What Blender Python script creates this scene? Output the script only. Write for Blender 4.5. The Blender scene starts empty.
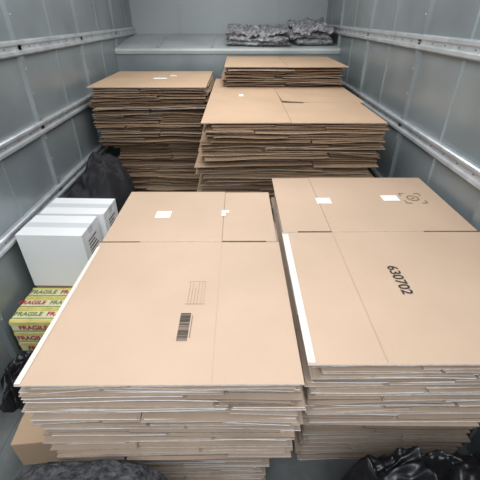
import bpy, math, random
from mathutils import Vector, noise
S=bpy.context.scene
S.view_settings.view_transform='Standard'
S.view_settings.exposure=0.0

# ---------------- materials ----------------
def nt(name):
    m=bpy.data.materials.new(name); m.use_nodes=True
    n=m.node_tree; b=n.nodes['Principled BSDF']
    return m,n,b
def mat(name,col,rough=0.8,metal=0.0,var=0.0,scale=8.0,bump=0.0,bscale=60,stretch=None,detail=4):
    m,n,b=nt(name)
    b.inputs['Roughness'].default_value=rough; b.inputs['Metallic'].default_value=metal
    b.inputs['Base Color'].default_value=(*col,1)
    tc=n.nodes.new('ShaderNodeTexCoord'); mp=n.nodes.new('ShaderNodeMapping')
    n.links.new(tc.outputs['Object'],mp.inputs[0])
    if stretch: mp.inputs['Scale'].default_value=stretch
    if var>0:
        no=n.nodes.new('ShaderNodeTexNoise'); no.inputs['Scale'].default_value=scale; no.inputs['Detail'].default_value=detail
        n.links.new(mp.outputs[0],no.inputs[0])
        r=n.nodes.new('ShaderNodeValToRGB')
        r.color_ramp.elements[0].position=.3; r.color_ramp.elements[1].position=.7
        r.color_ramp.elements[0].color=(*[c*(1-var) for c in col],1)
        r.color_ramp.elements[1].color=(*[min(1,c*(1+var)) for c in col],1)
        n.links.new(no.outputs[0],r.inputs[0]); n.links.new(r.outputs[0],b.inputs['Base Color'])
    if bump>0:
        no=n.nodes.new('ShaderNodeTexNoise'); no.inputs['Scale'].default_value=bscale; no.inputs['Detail'].default_value=3
        n.links.new(mp.outputs[0],no.inputs[0])
        bu=n.nodes.new('ShaderNodeBump'); bu.inputs['Strength'].default_value=bump; bu.inputs['Distance'].default_value=.01
        n.links.new(no.outputs[0],bu.inputs['Height']); n.links.new(bu.outputs[0],b.inputs['Normal'])
    return m
CB =mat('cardboard_face',(.50,.362,.262),.62,var=.06,scale=3,bump=.05,bscale=30)
CBI=mat('cardboard_face_inner',(.39,.295,.225),.7,var=.14,scale=5,bump=.05,bscale=30)
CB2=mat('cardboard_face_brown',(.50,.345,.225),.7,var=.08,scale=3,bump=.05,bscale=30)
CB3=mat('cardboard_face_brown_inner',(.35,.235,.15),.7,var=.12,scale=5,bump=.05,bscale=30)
E1 =mat('cardboard_edge_pale',(.56,.51,.46),.9,var=.2,scale=60)
E2 =mat('cardboard_edge_shaded_tan',(.20,.155,.12),.9,var=.25,scale=60)  # dark tan; shade of the gaps between sheets put into the edge colour
E3 =mat('cardboard_edge_white',(.80,.79,.78),.8,var=.12,scale=40)
E4 =mat('cardboard_edge_brown',(.34,.22,.135),.9,var=.25,scale=60)
E5 =mat('cardboard_edge_gap_shade',(.11,.075,.05),.9,var=.25,scale=60)  # gap and slot shade put into the colour, near-black brown
E6 =mat('cardboard_edge_sand',(.48,.37,.27),.9,var=.2,scale=60)
TAPE=mat('white_tape',(.68,.63,.56),.5)
PAPER=mat('label_paper',(.85,.84,.82),.6)
INK=mat('black_ink',(.02,.02,.02),.7)
INKG=mat('brown_ink',(.20,.14,.10),.7)
SCORE=mat('score_line_shading',(.42,.30,.22),.8)  # crease shading put into colour, drawn as thin darker strips
GAL=mat('grey_painted_steel',(.235,.268,.28),.32,metal=.3,var=.16,scale=2.5,bump=.07,bscale=4)
GALR=mat('rear_panel_paint',(.33,.365,.37),.45,metal=.1,var=.06,scale=2)
RAIL=mat('galvanised_rail',(.53,.56,.58),.3,metal=.5,var=.15,scale=14)
SLOT=mat('slot_shadow_and_print_grey',(.15,.16,.16),.6)  # painted slot shadow on the rails; also the grey print on carton labels
SHELF=mat('shelf_paint',(.41,.45,.45),.4,var=.15,scale=3)
FLOOR=mat('floor_grey',(.13,.14,.14),.7,var=.3,scale=6,bump=.2,bscale=50)
CEIL=mat('ceiling_white',(.62,.65,.65),.6)
WCARD=mat('white_card',(.84,.85,.86),.6,var=.02,scale=4)
WTAPE=mat('clear_tape',(.66,.68,.70),.3)
FTAPE=mat('fragile_tape_cream',(.80,.76,.50),.35,var=.08,scale=20,bump=.3,bscale=25)
FGRN=mat('fragile_green',(.20,.28,.06),.4)
FYEL=mat('fragile_yellow',(.74,.64,.18),.4,var=.15,scale=20)
FRED=mat('fragile_red',(.50,.04,.04),.4)
BLK=mat('black_plastic',(.012,.012,.014),.33)
BLKF=mat('black_fabric',(.012,.012,.015),.8,var=.4,scale=20)
BLANK=mat('felt_blanket',(.075,.075,.082),.95,var=.75,scale=55,bump=1.0,bscale=80,detail=8)
BLANK2=mat('grey_felt_blanket',(.25,.25,.265),.8,var=.75,scale=38,bump=.7,bscale=60,detail=8)
GROUND=mat('asphalt',(.2,.2,.2),.9,var=.2,scale=20)

# ---------------- mesh builder ----------------
class MB:
    def __init__(s): s.v=[]; s.f=[]; s.m=[]; s.mats=[]
    def mi(s,m):
        if m not in s.mats: s.mats.append(m)
        return s.mats.index(m)
    def face(s,idx,m): s.f.append(idx); s.m.append(s.mi(m))
    def quad(s,ps,m):
        b=len(s.v); s.v+= [tuple(p) for p in ps]; s.face(list(range(b,b+len(ps))),m)
    def box(s,x0,x1,y0,y1,z0,z1,m):
        b=len(s.v)
        s.v+=[(x0,y0,z0),(x1,y0,z0),(x1,y1,z0),(x0,y1,z0),(x0,y0,z1),(x1,y0,z1),(x1,y1,z1),(x0,y1,z1)]
        for q in [(3,2,1,0),(4,5,6,7),(0,1,5,4),(1,2,6,5),(2,3,7,6),(3,0,4,7)]: s.face([b+i for i in q],m)
    def slab(s,x0,x1,y0,y1,nx,ny,fn,th,mt,me):
        b=len(s.v); W=nx+1
        for k in (0,1):
            for j in range(ny+1):
                for i in range(nx+1):
                    p=fn(x0+(x1-x0)*i/nx,y0+(y1-y0)*j/ny); s.v.append((p[0],p[1],p[2]+k*th))
        o=b+W*(ny+1)
        for j in range(ny):
            for i in range(nx):
                a=j*W+i
                s.face([o+a,o+a+1,o+a+W+1,o+a+W],mt)
                s.face([b+a+W,b+a+W+1,b+a+1,b+a],mt)
        for i in range(nx):
            s.face([b+i,b+i+1,o+i+1,o+i],me)
            a=ny*W+i; s.face([b+a+1,b+a,o+a,o+a+1],me)
        for j in range(ny):
            a=j*W; s.face([b+a+W,b+a,o+a,o+a+W],me)
            a=j*W+nx; s.face([b+a,b+a+W,o+a+W,o+a],me)
    def extrude_y(s,prof,y0,y1,m,caps=True):
        b=len(s.v); n=len(prof)
        for y in (y0,y1):
            for (x,z) in prof: s.v.append((x,y,z))
        for i in range(n):
            j=(i+1)%n; s.face([b+i,b+j,b+n+j,b+n+i],m)
        if caps: s.face(list(range(b,b+n)),m); s.face(list(range(b+n,b+2*n))[::-1],m)
    def build(s,name,smooth=False):
        me=bpy.data.meshes.new(name); me.from_pydata(s.v,[],s.f); me.update()
        for m in s.mats: me.materials.append(m)
        me.polygons.foreach_set('material_index',s.m)
        if smooth: me.polygons.foreach_set('use_smooth',[True]*len(s.f))
        o=bpy.data.objects.new(name,me); bpy.context.collection.objects.link(o); return o
def parent(c,p):
    c.parent=p; c.matrix_parent_inverse=p.matrix_world.inverted()
def bev(o,w=.004,seg=2):
    m=o.modifiers.new('b','BEVEL'); m.width=w; m.segments=seg; m.limit_method='ANGLE'

# ---------------- van box ----------------
XL,XR=-1.12,.93
YB,YS,YR=-.25,3.66,4.4
ZC=2.25
def wall_with_ribs(name,x,sgn):
    b=MB()
    t=.03
    b.box(min(x,x-sgn*t),max(x,x-sgn*t),YB,YR+.03,0,ZC,GAL)
    k=0; y=.36
    while y<YR-.1:
        w=.012 if k%2 else .030; h=.007 if k%2 else .016
        pr=[(x,-w),(x+sgn*h,-w*.5),(x+sgn*h,w*.5),(x,w)]
        n=len(b.v)
        for z in (0.0,ZC):
            for (px,py) in pr: b.v.append((px,y+py,z))
        for i in range(4):
            j=(i+1)%4; q=[n+i,n+j,n+4+j,n+4+i]; b.face(q if sgn>0 else q[::-1],GAL)
        if k%2==0:
            for z in [0.3+.12*i for i in range(16)]:
                b.box(min(x+sgn*h,x+sgn*(h+.002)),max(x+sgn*h,x+sgn*(h+.002)),y-.004,y+.004,z,z+.008,RAIL)
        y+=.42; k+=1
    return b.build(name)
def rail(name,x,sgn,z,y1):
    b=MB()
    h=.034
    p=[(0,-h),(.020,-h),(.026,-h+.006),(.026,-h+.018),(.015,-h+.024),(.015,h-.024),(.026,h-.018),(.026,h-.006),(.020,h),(0,h)]
    pr=[(x+sgn*(.001+a),z+c) for a,c in p]
    if sgn<0: pr=pr[::-1]
    b.extrude_y(pr,YB,y1,RAIL)
    y=YB+.1
    while y<y1-.05:
        xa=x+sgn*.015; xb=x+sgn*.0165
        b.box(min(xa,xb),max(xa,xb),y,y+.016,z-.003,z+.003,SLOT)
        y+=.12
    return b.build(name)
wl=wall_with_ribs('wall_left',XL,1); wr=wall_with_ribs('wall_right',XR,-1)
for i,(z) in enumerate((1.36,.965,.587)):
    parent(rail('load_rail_left_%d'%i,XL,1,z,YR-.01 if z>1.3 else YS-.02),wl)
for i,(z) in enumerate((1.385,.975,.587)):
    parent(rail('load_rail_right_%d'%i,XR,-1,z,YR-.01 if z>1.3 else YS-.02),wr)
b=MB(); b.box(XL-.03,XR+.03,YB,YR+.03,-.04,0,FLOOR)
for i in range(1,14):
    x=XL+i*(XR-XL)/14; b.box(x-.004,x+.004,YB,YS,0,.003,FLOOR)
b.build('floor')
b=MB(); b.box(XL-.03,XR+.03,YB,YR+.03,ZC,ZC+.03,CEIL)
for i in range(6): b.box(XL,XR,.3+i*.75,.34+i*.75,ZC-.04,ZC,RAIL)
b.build('ceiling')
b=MB(); b.box(XL,XR,YR,YR+.03,0,ZC,GALR)
for x in (-.62,-.1,.42): b.box(x-.012,x+.012,YR-.008,YR,1.34,ZC,GALR)
b.build('wall_back')
b=MB()
zf,zb=1.245,1.33
pts=[(YS,0),(YS,zf-.05),(YS-.012,zf-.045),(YS-.018,zf-.02),(YS-.012,zf-.004),(YS+.005,zf),(YR,zb),(YR,0)]
n=len(b.v)
for x in (XL+.001,XR-.001):
    for (y,z) in pts: b.v.append((x,y,z))
for i in range(len(pts)-1):
    b.face([n+i,n+i+8,n+i+9,n+i+1],SHELF if 1<=i<=5 else GAL)
b.face(list(range(n,n+8)),SHELF); b.face(list(range(n+8,n+16))[::-1],SHELF)
for x in (-.75,-.25,.3):
    b.quad([(x,YS+.02,zf+.004),(x+.02,YS+.02,zf+.004),(x+.02,YR,zb+.002),(x,YR,zb+.002)],RAIL)
b.build('cab_shelf')
b=MB(); b.box(-15,15,-20,15,-.75,-.7,GROUND); b.build('ground')

# ---------------- stacks ----------------
def stack(name,tiers,ztop,seed,face,edges,top=None,fl=.004,messy=1.0,yk=1.0):
    rng=random.Random(seed); b=MB()
    z=ztop
    for ti,(zl,x0,x1,y0,y1,jit,dA) in enumerate(tiers):
        while z-.0095>zl-1e-6 or (ti==len(tiers)-1 and z>.006):
            pitch=rng.choice((rng.uniform(.008,.0105),rng.uniform(.0095,.014)))
            if z-pitch<0: break
            if top and z==ztop:
                top(b,z); z-=.011; continue
            if rng.random()<.22: z-=rng.uniform(.003,.008)
            dx,dy=rng.gauss(0,jit),rng.gauss(0,jit)*yk
            if rng.random()<.12: dx+=rng.choice((-1,1))*.014; dy-=.010*yk
            dx=max(-.022,min(.022,dx))
            dw=rng.uniform(-jit,jit)*1.2; dl=rng.uniform(-jit,jit)*1.2*yk
            rot=max(-.012,min(.012,rng.gauss(0,jit*.7*yk)))
            cx,cy=(x0+x1)/2,(y0+y1)/2
            boxsp=rng.choice((.36,.64,.5,.42,.58,.72,.28))
            tilt=rng.gauss(0,.0022)
            mbox=rng.choices(edges[0],edges[1])[0]
            bsag=rng.uniform(-.010,.001) if rng.random()<.3 else rng.uniform(-.004,.001)
            for sh in (0,1):
                th=.0031
                zz=z-pitch+ (0 if sh==0 else pitch*.42)
                if zz<.001: zz=.001
                ddx=dx+rng.gauss(0,.003); ddy=dy+rng.gauss(0,.004)*yk
                X0,X1=x0-dw,x1+dw; Y0,Y1=y0-dl,y1+dl
                sp=X0+(X1-X0)*boxsp+rng.gauss(0,.006)
                ff=Y0+(Y1-Y0)*rng.uniform(.16,.3); fb=Y1-(Y1-Y0)*rng.uniform(.16,.3)
                p1,p2,a1,a2=rng.uniform(0,6),rng.uniform(0,6),rng.uniform(.0003,.0014),rng.uniform(.0003,.0011)
                sag=bsag+rng.uniform(-.001,.001)
                me=mbox if rng.random()<.75 else rng.choices(edges[0],edges[1])[0]
                def mk(drop,mode,skew=0):
                    w1=rng.uniform(-.0035,.0035); w2=rng.uniform(0,6)
                    def fn(x,y):
                        h=a1*math.sin(x*9+p1)+a2*math.sin(y*8+p2)
                        e=abs(x-cx)/(X1-X0)*2
                        h+=sag*max(0,e-.5)*2+tilt*(x-cx)/(X1-X0)*2
                        if mode=='f':
                            t=(ff-y)/max(.01,ff-Y0); h+=drop*t*t+w1*math.sin(x*14+w2)*t*t*messy; y=y+skew*(x-cx)*t
                        if mode=='b': t=(y-fb)/max(.01,Y1-fb); h+=drop*t*t
                        X=x-cx; Y=y-cy
                        c,s_=math.cos(rot),math.sin(rot)
                        return (cx+X*c-Y*s_+ddx, cy+X*s_+Y*c+ddy, max(.0005,min(zz+h, ztop-.0085 if top else 9)))
                    return fn
                g=.0015
                b.slab(X0,X1,ff+g,fb-g,7,3,mk(0,'m'),th,face,me)
                k=.005
                for (xa,xb) in ((X0+rng.uniform(0,.014),sp-k),(sp+k,X1-rng.uniform(0,.014))):
                    me2=me if rng.random()<.75 else rng.choices(edges[0],edges[1])[0]
                    b.slab(xa,xb,Y0+rng.uniform(0,dA),ff-g,8,3,mk(rng.uniform(-fl,fl*.5),'f',rng.gauss(0,.020)*yk),th,face,me2)
                    b.slab(xa,xb,fb+g,Y1-rng.uniform(0,dA),5,2,mk(rng.uniform(-.006,.002),'b'),th,face,me2)
            z-=pitch
    return b.build(name)
def board(b,x0,x1,y0,y1,z,face,edge,amp=.0006,lift=None):
    def fn(x,y): 
        h=amp*math.sin(x*7+y*3)
        if lift: h+=lift(x,y)
        return (x,y,z+h)
    b.slab(x0,x1,y0,y1,8,6,fn,.004,face,edge)

def topL(b,z):
    zz=z-.0045
    board(b,-.500,-.062,1.093,1.526,zz,CB,E1)
    board(b,-.060,.140,1.096,1.520,zz,CB,E1)
    board(b,-.505,.147,.498,1.0895,zz,CB,E1)
    board(b,-.500,.135,.505,1.52,zz-.006,CB,E3)
    b.quad([(-.5055,.50,z+.001),(-.492,.50,z+.001),(-.494,1.06,z+.001),(-.5055,1.06,z+.001)],TAPE)
    b.quad([(-.062,.505,z+.0008),(-.0610,.505,z+.0008),(-.0610,1.085,z+.0008),(-.062,1.085,z+.0008)],SCORE)
    b.box(-.06,.10,1.089,1.0965,z-.0006,z+.0007,E5)  # slot shade laid over the flap seam as dark strips
    b.box(-.505,-.36,1.089,1.0945,z-.0006,z+.0007,E5)
def topR(b,z):
    zz=z-.0045
    board(b,.165,.345,1.128,1.640,zz,CB,E1)
    board(b,.347,.893,1.128,1.645,zz,CB,E1)
    board(b,.160,.898,.535,1.1245,zz,CB,E1)
    board(b,.170,.890,.545,1.63,zz-.006,CB,E3)
    b.quad([(.160,.54,z+.001),(.178,.54,z+.001),(.182,1.11,z+.001),(.160,1.11,z+.001)],TAPE)
    b.quad([(.3458,.54,z+.0008),(.3468,.54,z+.0008),(.3468,1.12,z+.0008),(.3458,1.12,z+.0008)],SCORE)
    b.box(.22,.345,1.124,1.131,z-.0006,z+.0007,E5)  # dark strips painted in for the shade inside the flap slots
    b.box(.69,.893,1.124,1.131,z-.0006,z+.0007,E5)
def topM(b,z):
    zz=z-.0045
    board(b,-.19,.27,1.835,3.3,zz,CB2,E6)
    board(b,.272,.755,1.83,2.32,zz,CB2,E6)
    board(b,.272,.79,2.323,3.3,zz,CB2,E6,lift=lambda x,y: .012*max(0,1-(x-.272)/.2)*max(0,1-(y-2.32)/.35))
    board(b,-.17,.76,1.85,3.3,zz-.006,CB2,E4)
    b.quad([(.272,2.318,z+.002),(.40,2.30,z+.002),(.41,2.316,z+.002),(.285,2.334,z+.002)],E5)  # notch shade laid on as a dark patch
def topS(b,z):
    zz=z-.0045
    board(b,-.10,.36,2.84,3.60,zz,CB2,E6); board(b,.363,.80,2.83,3.58,zz,CB2,E6)
    board(b,-.09,.79,2.85,3.6,zz-.006,CB2,E4)
def topB(b,z):
    zz=z-.0045
    board(b,-1.035,-.22,2.60,3.05,zz,CB2,E6); board(b,-1.035,-.58,3.053,3.41,zz,CB2,E6); board(b,-.577,-.22,3.053,3.41,zz,CB2,E6)
    board(b,-1.02,-.23,2.61,3.4,zz-.006,CB2,E4)
front=([E1,E2,E3,E6],[4,3.5,4,1.5]); back=([E4,E5,E6,E1],[5,4,2.5,.6])
NM='flattened_cardboard_box_stack'
sL=stack(NM,[(.76,-.500,.140,.503,1.50,.004,.006),(.635,-.518,.137,.500,1.50,.009,.012),(.46,-.510,.138,.508,1.50,.012,.012),(0,-.40,.085,.62,1.45,.008,.02)],.80,4,CBI,front,topL,yk=.45)
sR=stack(NM,[(.775,.170,.885,.545,1.62,.004,.006),(.66,.172,.885,.545,1.62,.007,.012),(.53,.178,.88,.552,1.62,.008,.012),(0,.24,.86,.72,1.55,.008,.02)],.82,5,CBI,front,topR,yk=.45)
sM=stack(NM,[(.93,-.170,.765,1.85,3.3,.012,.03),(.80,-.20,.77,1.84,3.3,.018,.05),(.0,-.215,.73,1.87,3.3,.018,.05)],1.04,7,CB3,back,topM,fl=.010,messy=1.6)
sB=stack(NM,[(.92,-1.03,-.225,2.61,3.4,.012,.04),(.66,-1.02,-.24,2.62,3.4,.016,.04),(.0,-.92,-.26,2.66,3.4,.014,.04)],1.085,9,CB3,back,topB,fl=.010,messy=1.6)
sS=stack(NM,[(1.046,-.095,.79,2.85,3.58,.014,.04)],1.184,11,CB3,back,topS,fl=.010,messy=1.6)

def lab(name,par,cx,cy,w,h,z,m=PAPER,rot=0):
    b=MB(); b.box(-w/2,w/2,-h/2,h/2,0,.0006,m); o=b.build(name); o.location=(cx,cy,z); o.rotation_euler=(0,0,rot)
    bpy.context.view_layer.update(); parent(o,par); return o
def text(name,par,s,loc,size,rot,m,off=0,ext=0.0):
    c=bpy.data.curves.new(name,'FONT'); c.body=s; c.size=size; c.align_x='CENTER'; c.align_y='CENTER'; c.offset=off; c.extrude=ext
    c.materials.append(m); o=bpy.data.objects.new(name,c); bpy.context.collection.objects.link(o)
    o.location=loc; o.rotation_euler=rot; bpy.context.view_layer.update(); parent(o,par); return o
zt=.80+.0012
lab('sticker_1',sL,-.311,1.30,.062,.055,zt); lab('sticker_2',sL,-.062,1.31,.016,.05,zt); lab('sticker_3',sL,-.045,1.325,.012,.02,zt)
b=MB(); rng=random.Random(1); y=0
while y<.10:
    w=rng.choice((.001,.0015,.0025)); b.box(-.014,.014,y-.05,y-.05+w,0,.0005,INK); y+=w+rng.choice((.0015,.0022,.003))
b.box(.018,.020,-.04,.04,0,.0005,INKG)
o=b.build('barcode'); o.location=(-.146,.674,zt); bpy.context.view_layer.update(); parent(o,sL)
b=MB()
for k in range(4):
    y=-.05
    while y<.045*(1 if k!=2 else .3):
        w=rng.uniform(.003,.009); b.box(k*.009-.02,k*.009-.0190,y,y+w,0,.0005,INKG); y+=w+.004
for (x0,x1,y0,y1) in ((.018,.0184,-.05,.05),(.026,.0264,-.05,.05),(-.026,.026,.05,.0504),(-.026,.026,-.0504,-.05)): b.box(x0,x1,y0,y1,0,.0005,INKG)
o=b.build('printed_block'); o.location=(-.128,.81,zt); bpy.context.view_layer.update(); parent(o,sL)
zt=.82+.0012
lab('sticker_4',sR,.368,1.385,.062,.055,zt); lab('sticker_5',sR,.665,1.41,.072,.055,zt)
text('printed_number',sR,'630702',(.488,.845,zt),.046,(0,0,math.radians(-90)),INK,off=.0006)
b=MB()
r=.026
for i in range(20):
    a,a2=i*math.tau/20,(i+1)*math.tau/20
    b.quad([(math.cos(a)*r,math.sin(a)*r,.0005),(math.cos(a2)*r,math.sin(a2)*r,.0005),(math.cos(a2)*(r-.005),math.sin(a2)*(r-.005),.0005),(math.cos(a)*(r-.005),math.sin(a)*(r-.005),.0005)],INKG)
for sx in (-1,1):
    for sy in (-1,1):
        b.box(min(sx*.044,sx*.022),max(sx*.044,sx*.022),sy*.048-.002,sy*.048+.002,0,.0005,INKG)
        b.box(sx*.044-.002,sx*.044+.002,min(sy*.048,sy*.022),max(sy*.048,sy*.022),0,.0005,INKG)
b.box(-.007,.007,-.003,.003,0,.0005,INKG)
o=b.build('printed_logo'); o.location=(.765,1.41,zt); bpy.context.view_layer.update(); parent(o,sR)
lab('sticker_6',sM,.02,2.55,.03,.07,1.0412)
lab('sticker_7',sB,-.60,2.98,.10,.07,1.0862); lab('sticker_8',sB,-.52,3.12,.05,.05,1.0862)

# ---------------- cartons ----------------
def carton(name,x0,x1,y0,y1,z0,z1,body,tape,label=True,rot=0):
    b=MB(); cx,cy=(x0+x1)/2,(y0+y1)/2; w,l=(x1-x0)/2,(y1-y0)/2; h=z1-z0
    b.box(-w,w,-l,l,0,h-.004,body)
    b.box(-w,w,-l,-.001,h-.004,h,body); b.box(-w,w,.001,l,h-.004,h,body)
    b.box(-w-.0008,w+.0008,-.024,.024,h-.05,h+.0008,tape)
    if label:
        b.box(w,w+.001,-l*.6,l*.65,h*.38,h*.88,PAPER)
        for k in range(7): b.box(w+.001,w+.0015,-l*.5,l*.5-.012*(k%3),h*.42+k*h*.06,h*.42+k*h*.06+.009,SLOT)
    o=b.build(name); o.location=(cx,cy,z0); o.rotation_euler=(0,0,rot); bev(o,.003)
    bpy.context.view_layer.update(); return o
carton('white_carton',-1.075,-.750,1.455,1.655,.292,.605,WCARD,WTAPE,rot=math.radians(-2))
carton('white_carton',-1.06,-.715,1.675,1.865,.292,.605,WCARD,WTAPE,rot=math.radians(-2))
carton('brown_carton',-1.08,-.70,1.47,1.88,0,.29,CB2,TAPE,False)
carton('brown_carton',-.86,-.60,.72,.90,0,.15,CB2,CB2,False,rot=math.radians(5))
fx0,fx1,fy0,fy1,fz=-1.08,-.66,1.205,1.45,.285
fc=carton('fragile_carton',fx0,fx1,fy0,fy1,0,fz,FTAPE,FTAPE,False)
b=MB()
for k in range(4):
    z=.03+k*.07
    b.box(fx0-.001,fx1+.001,fy0-.002,fy0-.0002,z-.018,z-.014,FGRN); b.box(fx0-.001,fx1+.001,fy0-.002,fy0-.0002,z+.022,z+.040,FYEL)
for k in range(3):
    y=fy0+.045+k*.08
    b.box(fx0,fx1,y-.026,y-.022,fz+.0009,fz+.002,FGRN); b.box(fx0,fx1,y+.026,y+.036,fz+.0009,fz+.002,FYEL)
    b.box(fx0,fx1,y-.042,y-.030,fz+.0009,fz+.002,FYEL)
o=b.build('tape_bands'); parent(o,fc)
for k in range(4):
    for i in range(3):
        text('tape_print_%d_%d'%(k,i),fc,'FRAGILE',(fx0+.075+i*.155+(k%2)*.03,fy0-.0028,.035+k*.07),.037,(math.radians(90),0,0),FRED,off=.001)
for k in range(3):
    for i in range(3):
        text('tape_print_top_%d_%d'%(k,i),fc,'FRAGILE',(fx0+.07+i*.155-(k%2)*.02,fy0+.047+k*.08,fz+.0028),.036,(0,0,0),FRED if (i+k)%2 else FGRN,off=.0008)

# ---------------- soft things ----------------
def heap(name,cx,cy,z0,w,l,h,m,seed,amp=.25,freq=7,n=70,rot=0,flat=.45,crease=0.0,clip=None,hf=.25,cs=.03):
    b=MB(); W=n+1
    c,s_=math.cos(rot),math.sin(rot)
    for j in range(n+1):
        for i in range(n+1):
            u=i/n*2-1; v=j/n*2-1
            r=(abs(u)**3.2+abs(v)**3.2)**(1/3.2)
            f=max(0,1-r**2.2)**flat if r<1 else 0
            p=Vector((u*w*freq*.5+seed,v*l*freq*.5,seed*.3))
            nn=noise.noise(p)+.5*noise.noise(p*2.3)+hf*noise.noise(p*5)
            rid=(1-abs(noise.noise(p*1.3+Vector((9,0,0))))*3)+.5*(1-abs(noise.noise(p*2.9+Vector((3,0,0))))*3)
            z=h*f*(1+amp*nn)+crease*rid*cs*min(1,f*2)
            ox=.03*noise.noise(p*1.3+Vector((0,5,0))); oy=.03*noise.noise(p*1.3+Vector((5,0,0)))
            x=u*w/2+ox; y=v*l/2+oy
            X,Y=cx+x*c-y*s_,cy+x*s_+y*c
            if clip:
                X=max(clip[0],min(clip[1],X)); Y=max(clip[2],min(clip[3],Y))
            b.v.append((X,Y,z0+max(0,z)+.001))
    for j in range(n):
        for i in range(n):
            a=j*W+i; b.face([a,a+1,a+W+1,a+W],m)
    o=b.build(name,True); return o
heap('black_bin_bag',-.92,2.2,0,.40,.66,.68,BLKF,2,amp=.10,freq=7,flat=.25,clip=(-1.085,-.72,1.90,2.57),crease=.8)
heap('black_bin_bag',-.98,1.06,0,.22,.24,.15,BLK,5,amp=.2,freq=14,crease=.8,clip=(-1.085,-.88,.93,1.19))
heap('black_bin_bag',.60,.33,0,.66,.62,.485,BLK,8,amp=.07,freq=12,crease=1.0,n=150,clip=(.2,.9,.0,.53),flat=.22,hf=.1,cs=.025)
heap('moving_blanket',-.40,.27,0,.50,.62,.56,BLANK,12,amp=.04,freq=9,n=110,clip=(-.72,-.15,.0,.478),flat=.18)
def folded(name,x0,x1,y0,y1,layers,th,seed,m):
    b=MB(); rng=random.Random(seed)
    sl=(zb-zf)/(YR-YS)
    for k in range(layers):
        a0,a1=x0+rng.uniform(-.03,.04),x1+rng.uniform(-.04,.03); c0,c1=y0+rng.uniform(-.02,.03),y1-.02*rng.random()
        nx,ny=44,26
        W=nx+1; base=len(b.v)
        for side in (0,1):
            for j in range(ny+1):
                for i in range(nx+1):
                    u=i/nx*2-1; v=j/ny*2-1
                    e=math.sqrt(max(0,1-max(abs(u),abs(v))**10))
                    x=(a0+a1)/2+u*(a1-a0)/2; y=(c0+c1)/2+v*(c1-c0)/2
                    q=Vector((x*9+seed,y*9,k*3.))
                    nz=.022*noise.noise(q)+.018*noise.noise(q*2.5)+.012*noise.noise(q*5)
                    x+=.03*noise.noise(q*.8+Vector((0,0,7))); y+=.04*noise.noise(q*.8+Vector((0,7,0)))
                    zc=zf+.010+max(0,(y-YS))*sl+th*(k+.5)+nz*(k+1)*.5
                    b.v.append((min(x,XR-.03),y,max(zf+(y-YS)*sl+.002,zc+(1 if side else -1)*th*.55*e)))
        o=base+W*(ny+1)
        for j in range(ny):
            for i in range(nx):
                a=j*W+i; b.face([o+a,o+a+1,o+a+W+1,o+a+W],m); b.face([base+a+W,base+a+W+1,base+a+1,base+a],m)
    return b.build(name,True)
folded('moving_blanket',-.10,.48,3.70,4.15,3,.034,3,BLANK2)
folded('moving_blanket',.50,.86,3.72,4.2,3,.046,6,BLANK2)

# ---------------- light ----------------
w=bpy.data.worlds.new('World'); S.world=w; w.use_nodes=True
bg=w.node_tree.nodes['Background']; bg.inputs[0].default_value=(.80,.90,1,1); bg.inputs[1].default_value=.9
def area(name,loc,rot,sx,sy,e,col=(1,1,1)):
    l=bpy.data.lights.new(name,'AREA'); l.shape='RECTANGLE'; l.size=sx; l.size_y=sy; l.energy=e; l.color=col
    o=bpy.data.objects.new(name,l); o.location=loc; o.rotation_euler=rot; bpy.context.collection.objects.link(o)
area('roof_light',(-.1,1.9,2.19),(0,0,0),1.1,3.2,42,(.98,.99,1))
area('doorway_daylight',(-.1,-.4,2.0),(math.radians(55),0,0),1.9,.8,28,(.97,.985,1))

cam=bpy.data.cameras.new('cam'); co=bpy.data.objects.new('camera',cam); bpy.context.collection.objects.link(co)
cam.sensor_width=36; cam.lens=26.6; cam.clip_start=.02
co.location=(0,0,1.5); co.rotation_euler=(math.radians(90-32.4),0,-.0047)
S.camera=co
